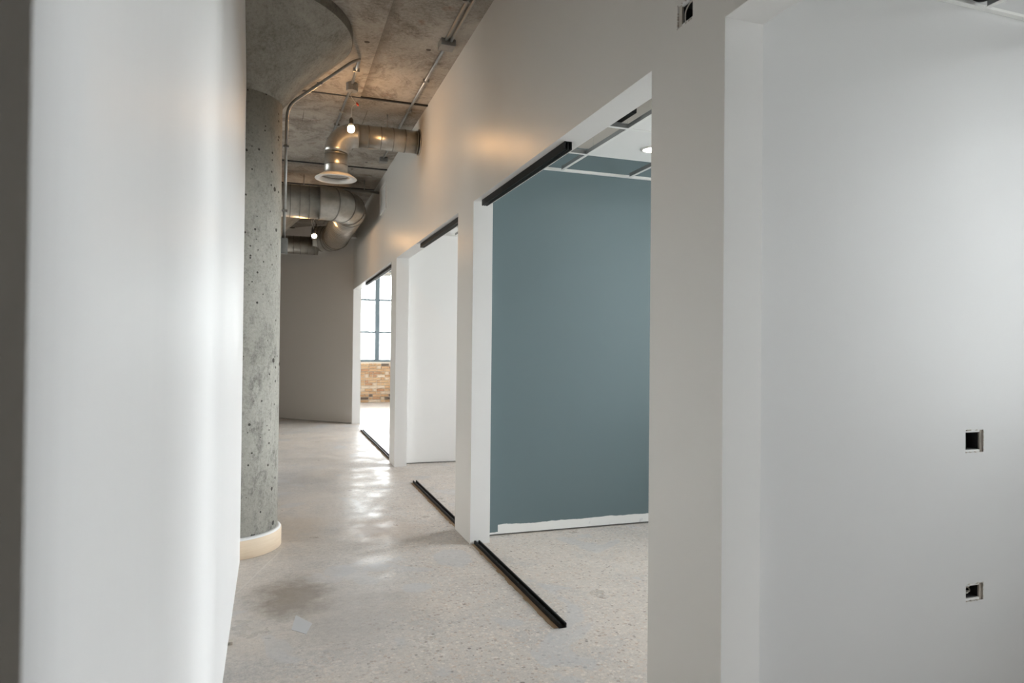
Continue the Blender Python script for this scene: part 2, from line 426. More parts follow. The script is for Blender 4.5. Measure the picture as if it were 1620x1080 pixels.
# ceiling: backing plate and separate slab bays with open joints between
m = MB(); m.box(XL-.2, EXT+.35, YB-.2, YE, CZ+.05, CZ+.2, DARKV)
ceil = struct(m.build('ceiling'), 'stained bare concrete slab ceiling with open joints')
joints = [YB-.2, -1.20, 1.47, 4.133, 6.80, 9.466, 10.75, 12.13, 14.80, 17.46, YE]
for k in range(len(joints)-1):
    y0, y1 = joints[k]+.014, joints[k+1]-.014
    for s, (x0, x1) in enumerate(((XL-.2, .752), (.752, EXT+.35))):
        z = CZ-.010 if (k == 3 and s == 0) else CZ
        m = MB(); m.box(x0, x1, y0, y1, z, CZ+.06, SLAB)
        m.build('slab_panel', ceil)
    if k:
        m = MB(); m.box(XL-.2, EXT+.35, joints[k]-.014, joints[k]+.014, CZ-.013, CZ+.05, DARKV); m.build('joint_shadow_strip', ceil)  # black strip stands in for the stained, shadowed gap of the open joint

# right wall with the four openings and the two cut-outs
OPS = [(-.75, 1.94), (2.416, 5.05), (5.52, 8.595), (9.0, 13.66)]
holes = [(a, b, 0, HZ) for a, b in OPS] + [(2.131, 2.230, 2.714, 2.800), (8.840, 8.853, 2.760, 2.825)]
grid_wall('wall_right', 'x', A, B, (YB, FARY), (0, CZ), holes, (GREY, WHITE, WHITE), 'long warm grey wall with four tall door openings')

# partitions between the rooms, drywall hung just off the floor on a dark track
def partition(name, y0, y1, mat, holes=(), label=None):
    o = grid_wall(name, 'y', y0, y1, (B, EXT), (.014, CZ), list(holes), (mat, WHITE, GYP), label)
    t = MB(); t.box(B+.01, EXT-.01, y0+.018, y1-.018, 0, .02, BOXM); t.build('floor_track', o)
    return o
H_SW = (2.768, 2.873, 1.078, 1.172); H_OUT = (2.772, 2.873, .448, .520)
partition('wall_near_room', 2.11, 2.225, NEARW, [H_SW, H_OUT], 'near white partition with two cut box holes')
partition('wall_teal', 5.22, 5.34, TEAL, (), 'teal painted partition with a bare white strip at its foot')
partition('wall_white', 8.765, 8.885, WHITE, (), 'white partition of the second room')
partition('wall_rear_room', -1.07, -.95, WHITE, (), 'white partition behind the camera')

# left wall (runs into the column) and its dark return
m = MB()
def lx(y): return -.206-.008*(y-3.3)
ys = [.63+(5.20-.63)*k/24 for k in range(25)]
for a, b in zip(ys, ys[1:]):
    m.quad([(lx(a), a, 0), (lx(b), b, 0), (lx(b), b, CZ), (lx(a), a, CZ)], LEFTW, True)
    m.quad([(lx(a)-.14, a, 0), (lx(a)-.14, a, CZ), (lx(b)-.14, b, CZ), (lx(b)-.14, b, 0)], GREY)
y = ys[0]; m.quad([(lx(y), y, 0), (lx(y), y, CZ), (lx(y)-.14, y, CZ), (lx(y)-.14, y, 0)], GREY)
y = ys[-1]; m.quad([(lx(y), y, 0), (lx(y)-.14, y, 0), (lx(y)-.14, y, CZ), (lx(y), y, CZ)], LEFTW)
bmesh.ops.remove_doubles(m.bm, verts=m.bm.verts, dist=1e-5)
struct(m.build('wall_left'), 'white wall close on the left running to the column')

# angled end wall of the corridor
m = MB()
ex, ey = A, 13.66; dx, dy = -1/math.hypot(1, 1.04), 1.04/math.hypot(1, 1.04); L = 8.2
p0 = Vector((ex, ey, 0)); p1 = p0+Vector((dx, dy, 0))*L; nn = Vector((dy, -dx, 0))*.12
for k in range(1):
    a0, a1, b0, b1 = p0, p1, p0+nn, p1+nn
    if (nn.y) < 0: nn = -nn; b0, b1 = p0+nn, p1+nn
    Z0, Z1 = Vector((0, 0, .012)), Vector((0, 0, CZ))
    m.quad([a0+Z0, a1+Z0, a1+Z1, a0+Z1], TAUPE); m.quad([b0+Z0, b0+Z1, b1+Z1, b1+Z0], WHITE)
    m.quad([a0+Z0, a0+Z1, b0+Z1, b0+Z0], WHITE); m.quad([a1+Z0, b1+Z0, b1+Z1, a1+Z1], WHITE)
    m.quad([a0+Z1, a1+Z1, b1+Z1, b0+Z1], WHITE); m.quad([a0+Z0, b0+Z0, b1+Z0, a1+Z0], WHITE)
we = struct(m.build('wall_end'), 'angled taupe wall closing the corridor')
m = MB(); q0, q1, q2, q3 = p0+nn*.2, p1+nn*.2, p1+nn*.9, p0+nn*.9; zt = Vector((0, 0, .0118))
m.quad([q0, q1, q1+zt, q0+zt], BOXM); m.quad([q3, q3+zt, q2+zt, q2], BOXM); m.quad([q0+zt, q1+zt, q2+zt, q3+zt], BOXM); m.quad([q0, q3, q2, q1], BOXM); m.quad([q0, q0+zt, q3+zt, q3], BOXM); m.build('floor_track', we)
# enclosing walls
m = MB(); m.box(XL-.2, A, YB-.2, YB, 0, CZ, GREY); struct(m.build('wall_back'))
grid_wall('wall_far_left', 'x', XL-.2, XL, (YB-.2, YE), (0, CZ), [(a, b, 1.10, 3.0) for a, b in ADDED_LEFT_WIN], (MORTAR, GREY, MORTAR), 'outer wall of the open floor left of the column')

# exterior wall beside the rooms
holes = [(a, b, .95, 3.75) for a, b in SIDE_WIN]
grid_wall('wall_exterior', 'x', EXT, EXT+.25, (YB-.2, YE), (0, CZ), holes, (WHITE, BRICKS[0], MORTAR), 'outer wall of the rooms')
# far wall: mortar core, brick pieces in front
WX0, WX1, WZ0, WZ1 = 1.70, 5.3, 1.10, 3.50
far = grid_wall('wall_brick', 'y', FARY+.018, FARY+.3, (A-.2, EXT), (0, CZ), [(WX0, WX1, WZ0, WZ1)], (MORTAR, MORTAR, MORTAR), 'tan brick wall below the far window')

# ------------------------------------------------------------------ bricks
BW, BH, BG = .198, .060, .016
meshes = []
for bm_ in BRICKS:
    for v in range(2):
        mm = MB(); mm.box(0, (BW, .092)[v], 0, .03, 0, BH, bm_, bev=.004)
        for vtx in mm.bm.verts: vtx.co += Vector((random.uniform(-.002, .002), random.uniform(-.003, .003), random.uniform(-.0015, .0015)))
        o = mm.build('brick'); meshes.append(o.data); bpy.data.objects.remove(o)
rest = MB(); nb = 0
rows = int(1.09/(BH+BG))
for r in range(rows):
    z = .008+r*(BH+BG)
    x = A-.1-(BW+BG)*(.5 if r % 2 else 0)
    while x < EXT-.25:
        near = 1.55 < x < 3.9; hd = int(random.random() < .45); bw = (BW, .092)[hd]
        k = random.choices(range(5), (30, 28, 26, 13, 3))[0]
        yy = FARY-.006+random.uniform(-.004, .004)
        if x > B-.05:
            if near and nb < 280:
                o = bpy.data.objects.new('brick', meshes[k*2+hd]); COL.objects.link(o); o.parent = far; o.location = (x, yy, z); nb += 1
            else:
                rest.box(x, x+bw, yy, yy+.03, z, z+BH, BRICKS[k])
        x += bw+BG
for r in range(rows, int(CZ/(BH+BG))):      # the narrow piers beside the window
    z = .008+r*(BH+BG)
    for x in ((1.59, EXT-.20) if WZ0 < z < WZ1-.04 else (1.59,)):
        rest.box(x, x+.10, FARY-.006, FARY+.024, z, z+BH, BRICKS[r % 4])
ro = rest.build('brick_courses', far); ro['kind'] = 'stuff'

# ------------------------------------------------------------------ windows
def window(name, axis, p, u0, u1, mulls, z0, z1, rails, label):
    """frame mesh is the root, mullions, glazing bars and panes are its children"""
    P = lambda m, a, b, c, d, q0, q1, mat: (m.box(a, b, p+q0, p+q1, c, d, mat) if axis == 'y' else m.box(p+q0, p+q1, a, b, c, d, mat))
    m = MB(); t = .055
    P(m, u0, u1, z0, z0+.07, 0, .09, FRAME); P(m, u0, u1, z1-t, z1, 0, .09, FRAME)
    P(m, u0, u0+t, z0+.07, z1-t, 0, .09, FRAME); P(m, u1-t, u1, z0+.07, z1-t, 0, .09, FRAME)
    root = struct(m.build(name), label)
    edges = [u0+t]
    for c in mulls:
        m = MB(); P(m, c-.062, c+.062, z0+.07, z1-t, -.05, .10, FRAME); m.build('mullion', root); edges += [c-.062, c+.062]
    edges.append(u1-t)
    for a, b in zip(edges[::2], edges[1::2]):
        zs = [z0+.07]
        for z in rails:
            m = MB(); P(m, a, b, z-.026, z+.026, .0, .075, FRAME); m.build('glazing_bar', root); zs += [z-.026, z+.026]
        zs.append(z1-t)
        for c, d in zip(zs[::2], zs[1::2]):
            m = MB(); P(m, a, b, c, d, .037, .043, GLASS); m.build('pane', root)
    return root
window('window_1', 'y', FARY+.08, WX0, WX1, [2.606, 3.52, 4.43], WZ0-.005, WZ1, [1.91, 2.79], 'tall grey framed window over the brick sill')
for k, (y0, y1) in enumerate(SIDE_WIN):
    nmul = max(2, round((y1-y0)/.9)); mu = [y0+(y1-y0)*q/nmul for q in range(1, nmul)]
    window('window_%d' % (k+2), 'x', EXT+.08, y0, y1, mu, .95, 3.75, [1.91, 2.79], 'grey framed window in the outer wall')

for k, (y0, y1) in enumerate(ADDED_LEFT_WIN):
    mu = [(y0+y1)/2]
    window('window_%d' % (k+7), 'x', XL-.14, y0, y1, mu, 1.10, 3.0, [1.91, 2.5], 'added unseen grey framed window in the outer wall left of the column')

# ------------------------------------------------------------------ concrete column with flared capital and collar
def column(loc, label):
    t = thing('concrete_column', label, 'column', loc)
    m = MB()
    m.lathe([(.372, 0), (.372, 1.350), (.366, 1.358), (.366, 1.372), (.371, 1.380), (.371, 2.40), (.369, 3.34)], CONC, 72)
    o = m.build('shaft'); o.parent = t
    m = MB()
    m.lathe([(.369, 3.33), (.373, 3.335), (.50, 3.50)], CAPC, 96, caps=False)
    m.lathe([(.50, 3.50), (.882, 3.868)], CAPC, 96, caps=False)
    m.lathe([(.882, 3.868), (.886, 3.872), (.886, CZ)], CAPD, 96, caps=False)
    o = m.build('capital'); o.parent = t
    m = MB(); m.lathe([(.372, .001), (.40, .001), (.402, .004), (.402, .128), (.398, .132), (.372, .132)], PLY, 72, closed=True)
    o = m.build('collar_board'); o.parent = t; o['label'] = 'bent pale plywood collar'
    m = MB(); m.lathe([(.3715, .10), (.396, .10), (.396, .137), (.385, .141), (.3715, .150)], PLAST, 72, closed=True)
    o = m.build('plaster_fill'); o.parent = t; o['label'] = 'white plaster fill on top of the collar'
    return t
column((-.345, 5.52, 0), 'round grey concrete column with flared capital at the end of the left wall')
c2 = column((-.345, 12.3, 0), 'farther concrete column, only its flared capital showing below the big duct')

# ------------------------------------------------------------------ ducts
def arc(c, a, b, r, n, ax1, ax2):
    c, ax1, ax2 = Vector(c), Vector(ax1), Vector(ax2)
    return [c+r*(ax1*math.cos(a+(b-a)*k/n)+ax2*math.sin(a+(b-a)*k/n)) for k in range(n+1)]
def pipe(m, p0, p1, R, pitch=.15, off=.05, seg=36):
    """straight pipe with thin raised lock seams, into mesh m"""
    p0, p1 = Vector(p0), Vector(p1); L = (p1-p0).length; d = (p1-p0)/L
    m.tube([p0, p1], R, DUCT, seg)
    q = off
    while q < L-.02:
        c = p0+d*q
        m.tube([c-d*.0045, c-d*.0045+d*.0001, c+d*.0045-d*.0001, c+d*.0045], [R-.001, R+.0035, R+.0035, R-.001], SEAM, seg, smooth=False, caps=False)
        q += pitch
    return m
YS, ZS, RS, XS = 7.225, 3.695, .118, .562
t = thing('supply_duct', 'small galvanised duct elbowing down from the right wall to a round diffuser', 'duct', (XS, YS, 3.2))
def part(m, name, parent, label=None):
    o = m.build(name, parent)
    if label: o['label'] = label
    return o
m = pipe(MB(), (A+.03, YS, ZS), (XS+.215, YS, ZS), RS, .128, .06); part(m, 'duct_run', t)
m = MB(); a = arc((XS+.2, YS, ZS-.2), PI/2, PI, .2, 10, (1, 0, 0), (0, 0, 1))
m.tube([Vector((XS+.22, YS, ZS))]+a, [RS+.004]*12, DUCT, 32); part(m, 'elbow', t)
m = pipe(MB(), (XS, YS, ZS-.19), (XS, YS, 3.262), RS-.001, .11, .03); part(m, 'duct_drop', t)
m = MB(); m.lathe([(.150, 3.272), (.165, 3.262), (.206, 3.236), (.211, 3.229), (.208, 3.224), (.180, 3.222), (.156, 3.232), (.150, 3.250)], DIFF, 48, (XS, YS, 0), closed=True)
d = part(m, 'diffuser', t, 'round white ceiling diffuser')
m = MB(); m.lathe([(.118, 3.268), (.152, 3.268), (.152, 3.274), (.118, 3.274)], DARKV, 40, (XS, YS, 0), closed=True); part(m, 'diffuser_throat', d)
for r, z in ((.120, 3.208), (.074, 3.202)):
    m = MB(); m.lathe([(r-.034, z+.020), (r-.004, z+.010), (r, z+.002), (r-.006, z), (r-.032, z+.007)], DIFF, 40, (XS, YS, 0), closed=True); part(m, 'diffuser_ring', d)
m = MB(); m.lathe([(.0001, 3.198), (.030, 3.201), (.034, 3.212), (.02, 3.232), (.0001, 3.236)], DIFF, 32, (XS, YS, 0)); part(m, 'diffuser_core', d)
m = MB(); m.lathe([(.0001, 3.262), (.117, 3.262), (.117, 3.266), (.0001, 3.266)], DARKV, 32, (XS, YS, 0)); part(m, 'duct_mouth', d)
m = MB(); m.lathe([(RS+.004, A-.012), (RS+.02, A-.012), (RS+.02, A-.001), (RS+.004, A-.001)], DUCT, 32, (0, YS, ZS), axis='x', closed=True); part(m, 'wall_collar', t)
m = MB()
m.tube([(1.08, YS, ZS+RS+.003), (1.08, YS, CZ-.002)], .005, CONDUIT, 8)
m.box(1.066, 1.094, YS-.03, YS+.03, ZS+RS-.002, ZS+RS+.005, CONDUIT); part(m, 'strap_hanger', t)

ZB, RB, YU, XR, YF = 3.511, .226, 9.9, 1.015, 13.2
t = thing('trunk_duct', 'big galvanised spiral duct turning away from us in a smooth elbow', 'duct', (XR, YU, ZB))
m = pipe(MB(), (-2.4, YU, ZB), (.55, YU, ZB), RB, .125, .06, 40); part(m, 'duct_run', t)
def gored(c, a0, a1, r, n, ax1, ax2, R):
    """segmented elbow: separate mitred gores with a raised seam at each joint"""
    m = MB(); P = arc(c, a0, a1, r, n, ax1, ax2); seg = 40
    D = [(P[min(k+1, n)]-P[max(k-1, 0)]).normalized() for k in range(n+1)]
    D[0] = (Vector(ax2) if a1 > a0 else -Vector(ax2)); D[0] = (-Vector(ax1)*math.sin(a0)+Vector(ax2)*math.cos(a0)); D[n] = (-Vector(ax1)*math.sin(a1)+Vector(ax2)*math.cos(a1))
    up_ = Vector(ax1).cross(Vector(ax2)).normalized()
    def ring(k, R_, off=0.0):
        side = D[k].cross(up_).normalized(); f = 1/max(.8, math.cos((a1-a0)/n/2)) if 0 < k < n else 1
        return [m.bm.verts.new(P[k]+D[k]*off+R_*(side*f*math.cos(2*PI*j/seg)+up_*math.sin(2*PI*j/seg))) for j in range(seg)]
    def skin(r1, r2, mat, sm=True):
        i = m.mi(mat)
        for j in range(seg):
            f = m.bm.faces.new((r1[j], r1[(j+1) % seg], r2[(j+1) % seg], r2[j])); f.material_index = i; f.smooth = sm
    for k in range(n): skin(ring(k, R+.003), ring(k+1, R+.003), DUCT)
    for k in range(n+1): skin(ring(k, R+.010, -.007), ring(k, R+.010, .007), SEAM, False); skin(ring(k, R, -.007), ring(k, R+.010, -.007), SEAM, False); skin(ring(k, R+.010, .007), ring(k, R, .007), SEAM, False)
    return m
part(gored((.55, YU+.465, ZB), -PI/2, 0, .465, 4, (1, 0, 0), (0, 1, 0), RB), 'elbow', t)
m = pipe(MB(), (XR, YU+.465, ZB), (XR, YF-.40, ZB), RB, .125, .06, 40); part(m, 'duct_run', t)
part(gored((XR-.40, YF-.40, ZB), 0, PI/2, .40, 4, (1, 0, 0), (0, 1, 0), RB), 'elbow', t)
m = pipe(MB(), (XR-.30, YF, 3.373), (-2.4, YF, 3.373), .165, .125, .06, 40); part(m, 'duct_run', t)
for x in (-.15, -1.0, -1.9):
    m = MB()
    m.tube([(x, YU, ZB+RB+.008), (x, YU, CZ-.002)], .005, CONDUIT, 8)
    m.lathe([(RB+.007, x-.012), (RB+.010, x-.012), (RB+.010, x+.012), (RB+.007, x+.012)], CONDUIT, 40, (0, YU, ZB), axis='x', closed=True)
    part(m, 'strap_hanger', t)

m = MB(); m.tube([(-.9, 10.19, 3.79), (A-.002, 10.19, 3.79)], .020, CONDUIT, 14)
t = thing('sprinkler_pipe', 'thin steel pipe crossing the ceiling just above the big duct', 'pipe', (0, 10.19, 3.79)); part(m, 'pipe', t)
for x in (-.5, .35, 1.2):
    m = MB(); m.tube([(x, 10.19, 3.81), (x, 10.19, CZ-.002)], .005, CONDUIT, 6); m.box(x-.008, x+.008, 10.165, 10.215, 3.764, 3.768, CONDUIT); part(m, 'pipe_hanger', t)

# ------------------------------------------------------------------ conduits, boxes, bulbs
def bend(pts, r=.06, n=6):
    P = [Vector(p) for p in pts]; out = [P[0]]
    for a, b, c in zip(P, P[1:], P[2:]):
        u, v = (a-b).normalized(), (c-b).normalized()
        q = min(r, (a-b).length*.45, (c-b).length*.45)
        s, e = b+u*q, b+v*q
        for k in range(n+1):
            f = k/n; out.append(s*(1-f)**2+b*2*f*(1-f)+e*f*f)
    out.append(P[-1]); return out
ZC = CZ-.010-.0135       # conduit lying under the lowered slab strip
t = thing('bent_conduit', 'grey conduit bent from the ceiling along the capital and down the near column', 'conduit', (.05, 5.6, 2.2))
m = MB(); m.tube(bend([(.638, 5.86, ZC-.004), (.56, 5.70, 3.835), (.060, 5.575, 3.370), (.046, 5.57, 2.33)], .09), .0125, CONDUIT, 12); part(m, 'pipe', t)
m = MB(); m.box(.018, .076, 5.53, 5.60, 2.215, 2.335, BOXM, bev=.004); bx = part(m, 'switch_box', t, 'grey steel box at the lower end of the conduit')
m = MB(); m.box(.022, .072, 5.522, 5.530, 2.222, 2.328, BOXM, bev=.002); part(m, 'box_cover', bx)
for p in ((.30, 5.640, 3.596), (.055, 5.572, 3.05), (.050, 5.570, 2.55)):
    m = MB(); m.box(p[0]-.022, p[0]+.022, p[1]-.018, p[1]+.020, p[2]-.008, p[2]+.008, CONDUIT, bev=.002); part(m, 'strap', t)

t = thing('lamp_conduit', 'ceiling conduit carrying the round box of the near bulb', 'conduit', (.63, 6.46, CZ))
m = MB(); m.tube([(.638, 5.885, ZC), (.637, 6.41, ZC)], .012, CONDUIT, 10); part(m, 'pipe', t)
m = MB(); m.tube(bend([(.636, 6.51, ZC), (.630, 6.74, ZC), (.628, 6.86, CZ-.014), (.58, 8.28, CZ-.014)], .05), .012, CONDUIT, 10); part(m, 'pipe', t)
m = MB(); m.lathe([(.0001, CZ-.011), (.052, CZ-.011), (.054, CZ-.014), (.054, CZ-.082), (.050, CZ-.085), (.0001, CZ-.085)], BOXM, 8, (.637, 6.46, 0), smooth=False); part(m, 'octagon_box', t)
m = MB(); m.box(.535, .625, 8.27, 8.37, CZ-.06, CZ-.001, BOXM, bev=.004); part(m, 'junction_box', t)
for x, y, z in ((.6375, 6.10, CZ-.011), (.615, 7.25, CZ), (.60, 7.7, CZ)):
    m = MB(); m.box(x-.028, x+.028, y-.009, y+.009, z-.030, z-.001, CONDUIT, bev=.002); part(m, 'strap', t)

t = thing('wall_side_conduit', 'twin ceiling conduits following the right wall through a square box', 'conduit', (1.26, 5.32, CZ))
m = MB(); m.tube([(1.215, 2.4, CZ-.014), (1.248, 5.28, CZ-.014)], .0125, CONDUIT, 10); part(m, 'pipe', t)
m = MB(); m.tube([(1.270, 2.4, CZ-.014), (1.288, 5.28, CZ-.014)], .0125, CONDUIT, 10); part(m, 'pipe', t)
m = MB(); m.tube([(1.268, 5.38, CZ-.014), (1.262, 7.2, CZ-.014), (1.282, 8.86, CZ-.014)], .0125, CONDUIT, 10); part(m, 'pipe', t)
m = MB(); m.box(1.205, 1.325, 5.27, 5.39, CZ-.055, CZ-.001, BOXM, bev=.004); b_ = part(m, 'junction_box', t)
m = MB(); m.box(1.210, 1.320, 5.275, 5.385, CZ-.059, CZ-.055, DIFF, bev=.001); part(m, 'box_cover', b_)
m = MB(); m.box(1.235, 1.335, 8.85, 8.95, CZ-.06, CZ-.001, BOXM, bev=.004); part(m, 'junction_box', t)
for y in (3.6, 4.62, 6.15, 7.0, 8.1):
    xc = 1.268 if y > 5.3 else (1.21+(y-2.4)*.0115 if y < 5.3 else 1.26)
    m = MB(); m.box(xc-.028, xc+.028, y-.009, y+.009, CZ-.030, CZ-.001, CONDUIT, bev=.002); part(m, 'strap', t)

def pendant(x, y, zb, ztop, label, tangle):
    t = thing('bare_bulb', label, 'light bulb', (x, y, zb), 'bare bulbs hanging in the corridor')
    m = MB()
    if tangle:
        for s in range(5):
            q = random.Random(s); P = [(x+q.uniform(-.05, .05), y+q.uniform(-.05, .05), zb+.10+k*(ztop-zb-.10)/7+q.uniform(-.02, .02)) for k in range(1, 7)]
            m.tube(bend([(x, y, zb+.10)]+P+[(x, y, ztop)], .05), .004, WIRE if s % 2 else BLKP, 6)
    else:
        m.tube(bend([(x, y, zb+.105), (x+.002, y, zb+.19), (x+.015, y, zb+.225), (x+.045, y-.004, zb+.235)], .05), .0042, WIRE, 8)
        m.tube(bend([(x+.045, y-.004, zb+.235), (x+.02, y, zb+.27), (x-.012, y, zb+.31), (x+.006, y, ztop)], .05), .0022, WIRE, 6)
    part(m, 'cord', t)
    if not tangle:
        for dx_, dz_ in ((.050, .239), (.060, .230)):
            m = MB(); m.lathe([(.0001, -.012), (.006, -.012), (.008, .006), (.003, .014), (.0001, .014)], RED, 10, (x+dx_, y-.004, zb+dz_)); part(m, 'wire_nut', t, 'red wire connector')
    m = MB(); m.lathe([(.0001, .050), (.019, .050), (.020, .056), (.020, .086), (.013, .098), (.006, .106), (.0001, .106)], BLKP, 20, (x, y, zb)); part(m, 'socket', t)
    m = MB(); pr = [(.0001, -.034)]+[(.034*math.sin(a), -.034*math.cos(a)) for a in [k*PI/12 for k in range(1, 10)]]
    m.lathe(pr, BULB, 18, (x, y, zb)); part(m, 'bulb', t, 'glowing warm bulb')
    m = MB(); m.lathe([(.0245, .024), (.026, .028), (.021, .044), (.017, .050), (.0001, .051)], DIFF, 18, (x, y, zb), caps=False); part(m, 'bulb_neck', t)
    return t
pendant(.633, 6.46, 3.522, CZ-.085, 'lit bare bulb nearest us, beside the small duct elbow', False)
pendant(.528, 10.8, 3.183, CZ-.001, 'farther lit bare bulb hanging on tangled wires behind the big duct', True)

# white return grille on the right wall
t = thing('wall_grille', 'white rectangular grille high on the right wall past the small duct', 'grille', (A, 9.75, 3.6))
m = MB(); y0, y1, z0, z1 = 9.46, 10.02, 3.42, 3.80
m.box(A-.020, A-.001, y0, y1, z0, z0+.03, DIFF); m.box(A-.020, A-.001, y0, y1, z1-.03, z1, DIFF)
m.box(A-.020, A-.001, y0, y0+.03, z0+.03, z1-.03, DIFF); m.box(A-.020, A-.001, y1-.03, y1, z0+.03, z1-.03, DIFF); part(m, 'frame', t)
n = 14
for k in range(n):
    z = z0+.04+(z1-z0-.08)*k/(n-1)
    m = MB(); m.box(A-.010, A-.002, y0+.03, y1-.03, z-.010, z+.008, DIFF); part(m, 'louvre', t)

# small white horn-shaped fitting in the far corner
t = thing('cone_fitting', 'small white cone shaped fitting in the far corner under the ceiling', 'light fitting', (1.315, 13.1, 3.62))
m = MB(); m.lathe([(.022, .11), (.034, .105), (.094, -.055), (.098, -.07), (.086, -.065), (.022, .085)], DIFF, 32, (1.315, 13.1, 3.62), closed=True); part(m, 'shade', t)
m = MB(); m.tube([(1.315, 13.1, 3.70), (1.315, 13.1, CZ-.001)], .012, CONDUIT, 10); part(m, 'stem', t)

# ------------------------------------------------------------------ sliding-door tracks
def head_track(y0, y1, label):
    t = thing('head_track', label, 'door track', (1.50, y0, HZ), 'black sliding door head tracks')
    x0, x1, zt, zb = 1.466, 1.510, HZ-.0005, HZ-.044
    m = MB(); m.box(x0, x1, y0, y1, zt-.004, zt, BLACK); part(m, 'top_plate', t)
    for a, b in ((x0, x0+.006), (x0+.018, x0+.026), (x1-.006, x1)):
        m = MB(); m.box(a, b, y0, y1, zb, zt-.004, BLACK); part(m, 'channel_wall', t)
    m = MB(); m.box(x0+.006, x0+.012, y0, y1, zb, zb+.005, BLACK); m.box(x1-.012, x1-.006, y0, y1, zb, zb+.005, BLACK); part(m, 'lip', t)
    return t
head_track(3.40, 4.975, 'black head track hung under the lintel of the teal room opening')
head_track(5.53, 7.32, 'black head track under the lintel of the middle opening')
head_track(9.01, 12.1, 'black head track under the lintel of the far window opening')
def floor_track(y0, y1, label, xc=1.477):
    t = thing('floor_track', label, 'door track', (xc, y0, 0), 'black sliding door floor tracks')
    m = MB(); m.box(xc-.022, xc+.022, y0, y1, .0012, .005, BLACK); part(m, 'base_plate', t)
    for a, b in ((xc-.022, xc-.012), (xc+.012, xc+.022)):
        m = MB(); m.box(a, b, y0, y1, .005, .026, BLACK, bev=.0015); part(m, 'rail', t)
    for k in range(max(2, int((y1-y0)/.45))):
        yk = y0+.28+k*.45
        if yk < y1-.05:
            m = MB(); m.lathe([(.0001, .005), (.0075, .005), (.0075, .009), (.0001, .010)], CONDUIT, 10, (xc, yk, 0)); part(m, 'screw', t)
    m = MB(); q = random.Random(int(y0*10)); N = int((y1-y0)/.06)
    for k in range(N):
        a, b = y0+.01+(y1-y0-.03)*k/N, y0+.01+(y1-y0-.03)*(k+1)/N
        wd = .020+.014*q.random()
        m.box(xc-.022-wd, xc-.018, a, b, .0002, .0012+.0008*q.random(), SHIM)
    part(m, 'shim_strip', t, 'tan shim showing along the corridor side')
    return t
floor_track(3.39, 5.075, 'black floor track lying in front of the teal room, nearest of the three')
floor_track(5.55, 7.54, 'black floor track at the middle opening, running behind the pier')
floor_track(9.05, 12.48, 'farthest black floor track, at the opening to the window room')

# ------------------------------------------------------------------ suspended ceiling grids
def tee(m, axis, p, a, b, z=GZ, web=.038, fl=.012):
    if axis == 'y':
        m.box(p-fl, p+fl, a, b, z, z+.0025, GRIDW); m.box(p-.0015, p+.0015, a, b, z+.0025, z+web, GRIDG); m.box(p-.003, p+.003, a, b, z+web-.008, z+web, GRIDG)
    else:
        m.box(a, b, p-fl, p+fl, z, z+.0025, GRIDW); m.box(a, b, p-.0015, p+.0015, z+.0025, z+web, GRIDG); m.box(a, b, p-.003, p+.003, z+web-.008, z+web, GRIDG)
PX = .632
def grid(y0, y1, xs, rows, label):
    x0, x1 = B, EXT
    t = thing('ceiling_grid', label, 'ceiling grid', (x0, y0, GZ))
    for sgn, y in ((1, y0), (-1, y1)):
        m = MB(); a, b = sorted((y+.0005*sgn, y+.024*sgn)); m.box(x0+.001, x1-.001, a, b, GZ-.001, GZ+.002, GRIDW)
        a, b = sorted((y+.0005*sgn, y+.0025*sgn)); m.box(x0+.001, x1-.001, a, b, GZ+.002, GZ+.026, GRIDW); part(m, 'wall_angle', t)
    for sgn, x in ((1, x0), (-1, x1)):
        m = MB(); a, b = sorted((x+.0005*sgn, x+.024*sgn)); m.box(a, b, y0+.03, y1-.03, GZ-.001, GZ+.002, GRIDW)
        a, b = sorted((x+.0005*sgn, x+.0025*sgn)); m.box(a, b, y0+.03, y1-.03, GZ+.002, GZ+.026, GRIDW); part(m, 'wall_angle', t)
    for x in xs:
        m = MB(); tee(m, 'y', x, y0+.026, y1-.026); part(m, 'main_tee', t)
        for yy in (y0+.6, (y0+y1)/2+.35, y1-.62):
            m = MB(); m.tube(bend([(x, yy, GZ+.036), (x+.004, yy+.005, GZ+.12), (x-.004, yy, GZ+.3), (x, yy+.03, CZ-.002)], .05), .0018, CONDUIT, 6); part(m, 'hanger_wire', t)
    ed = [x0+.026]+[q for x in xs for q in (x-.013, x+.013)]+[x1-.026]
    for y in rows:
        for a, b in zip(ed[::2], ed[1::2]):
            if b-a > .1:
                m = MB(); tee(m, 'x', y, a, b); part(m, 'cross_tee', t)
    return t
XS_ = [2.215+PX*k for k in range(7) if 2.215+PX*k < EXT-.1]
R1 = [4.055-.645*k for k in range(3)]+[4.700]
grid(2.225, 5.22, XS_, R1, 'white suspended ceiling grid of the teal room, mostly empty')
grid(5.34, 8.765, XS_, [8.12-.645*k for k in range(5)], 'white suspended ceiling grid of the white room')
grid(-.95, 2.11, [2.855-PX, 2.855]+[2.855+PX*k for k in range(1, 6) if 2.855+PX*k < EXT-.1], [1.47-.645*k for k in range(4)], 'white suspended ceiling grid of the nearest room, at the top right')
grid(8.885, 14.2, XS_, [13.55-.645*k for k in range(8)], 'white suspended ceiling grid of the window room')

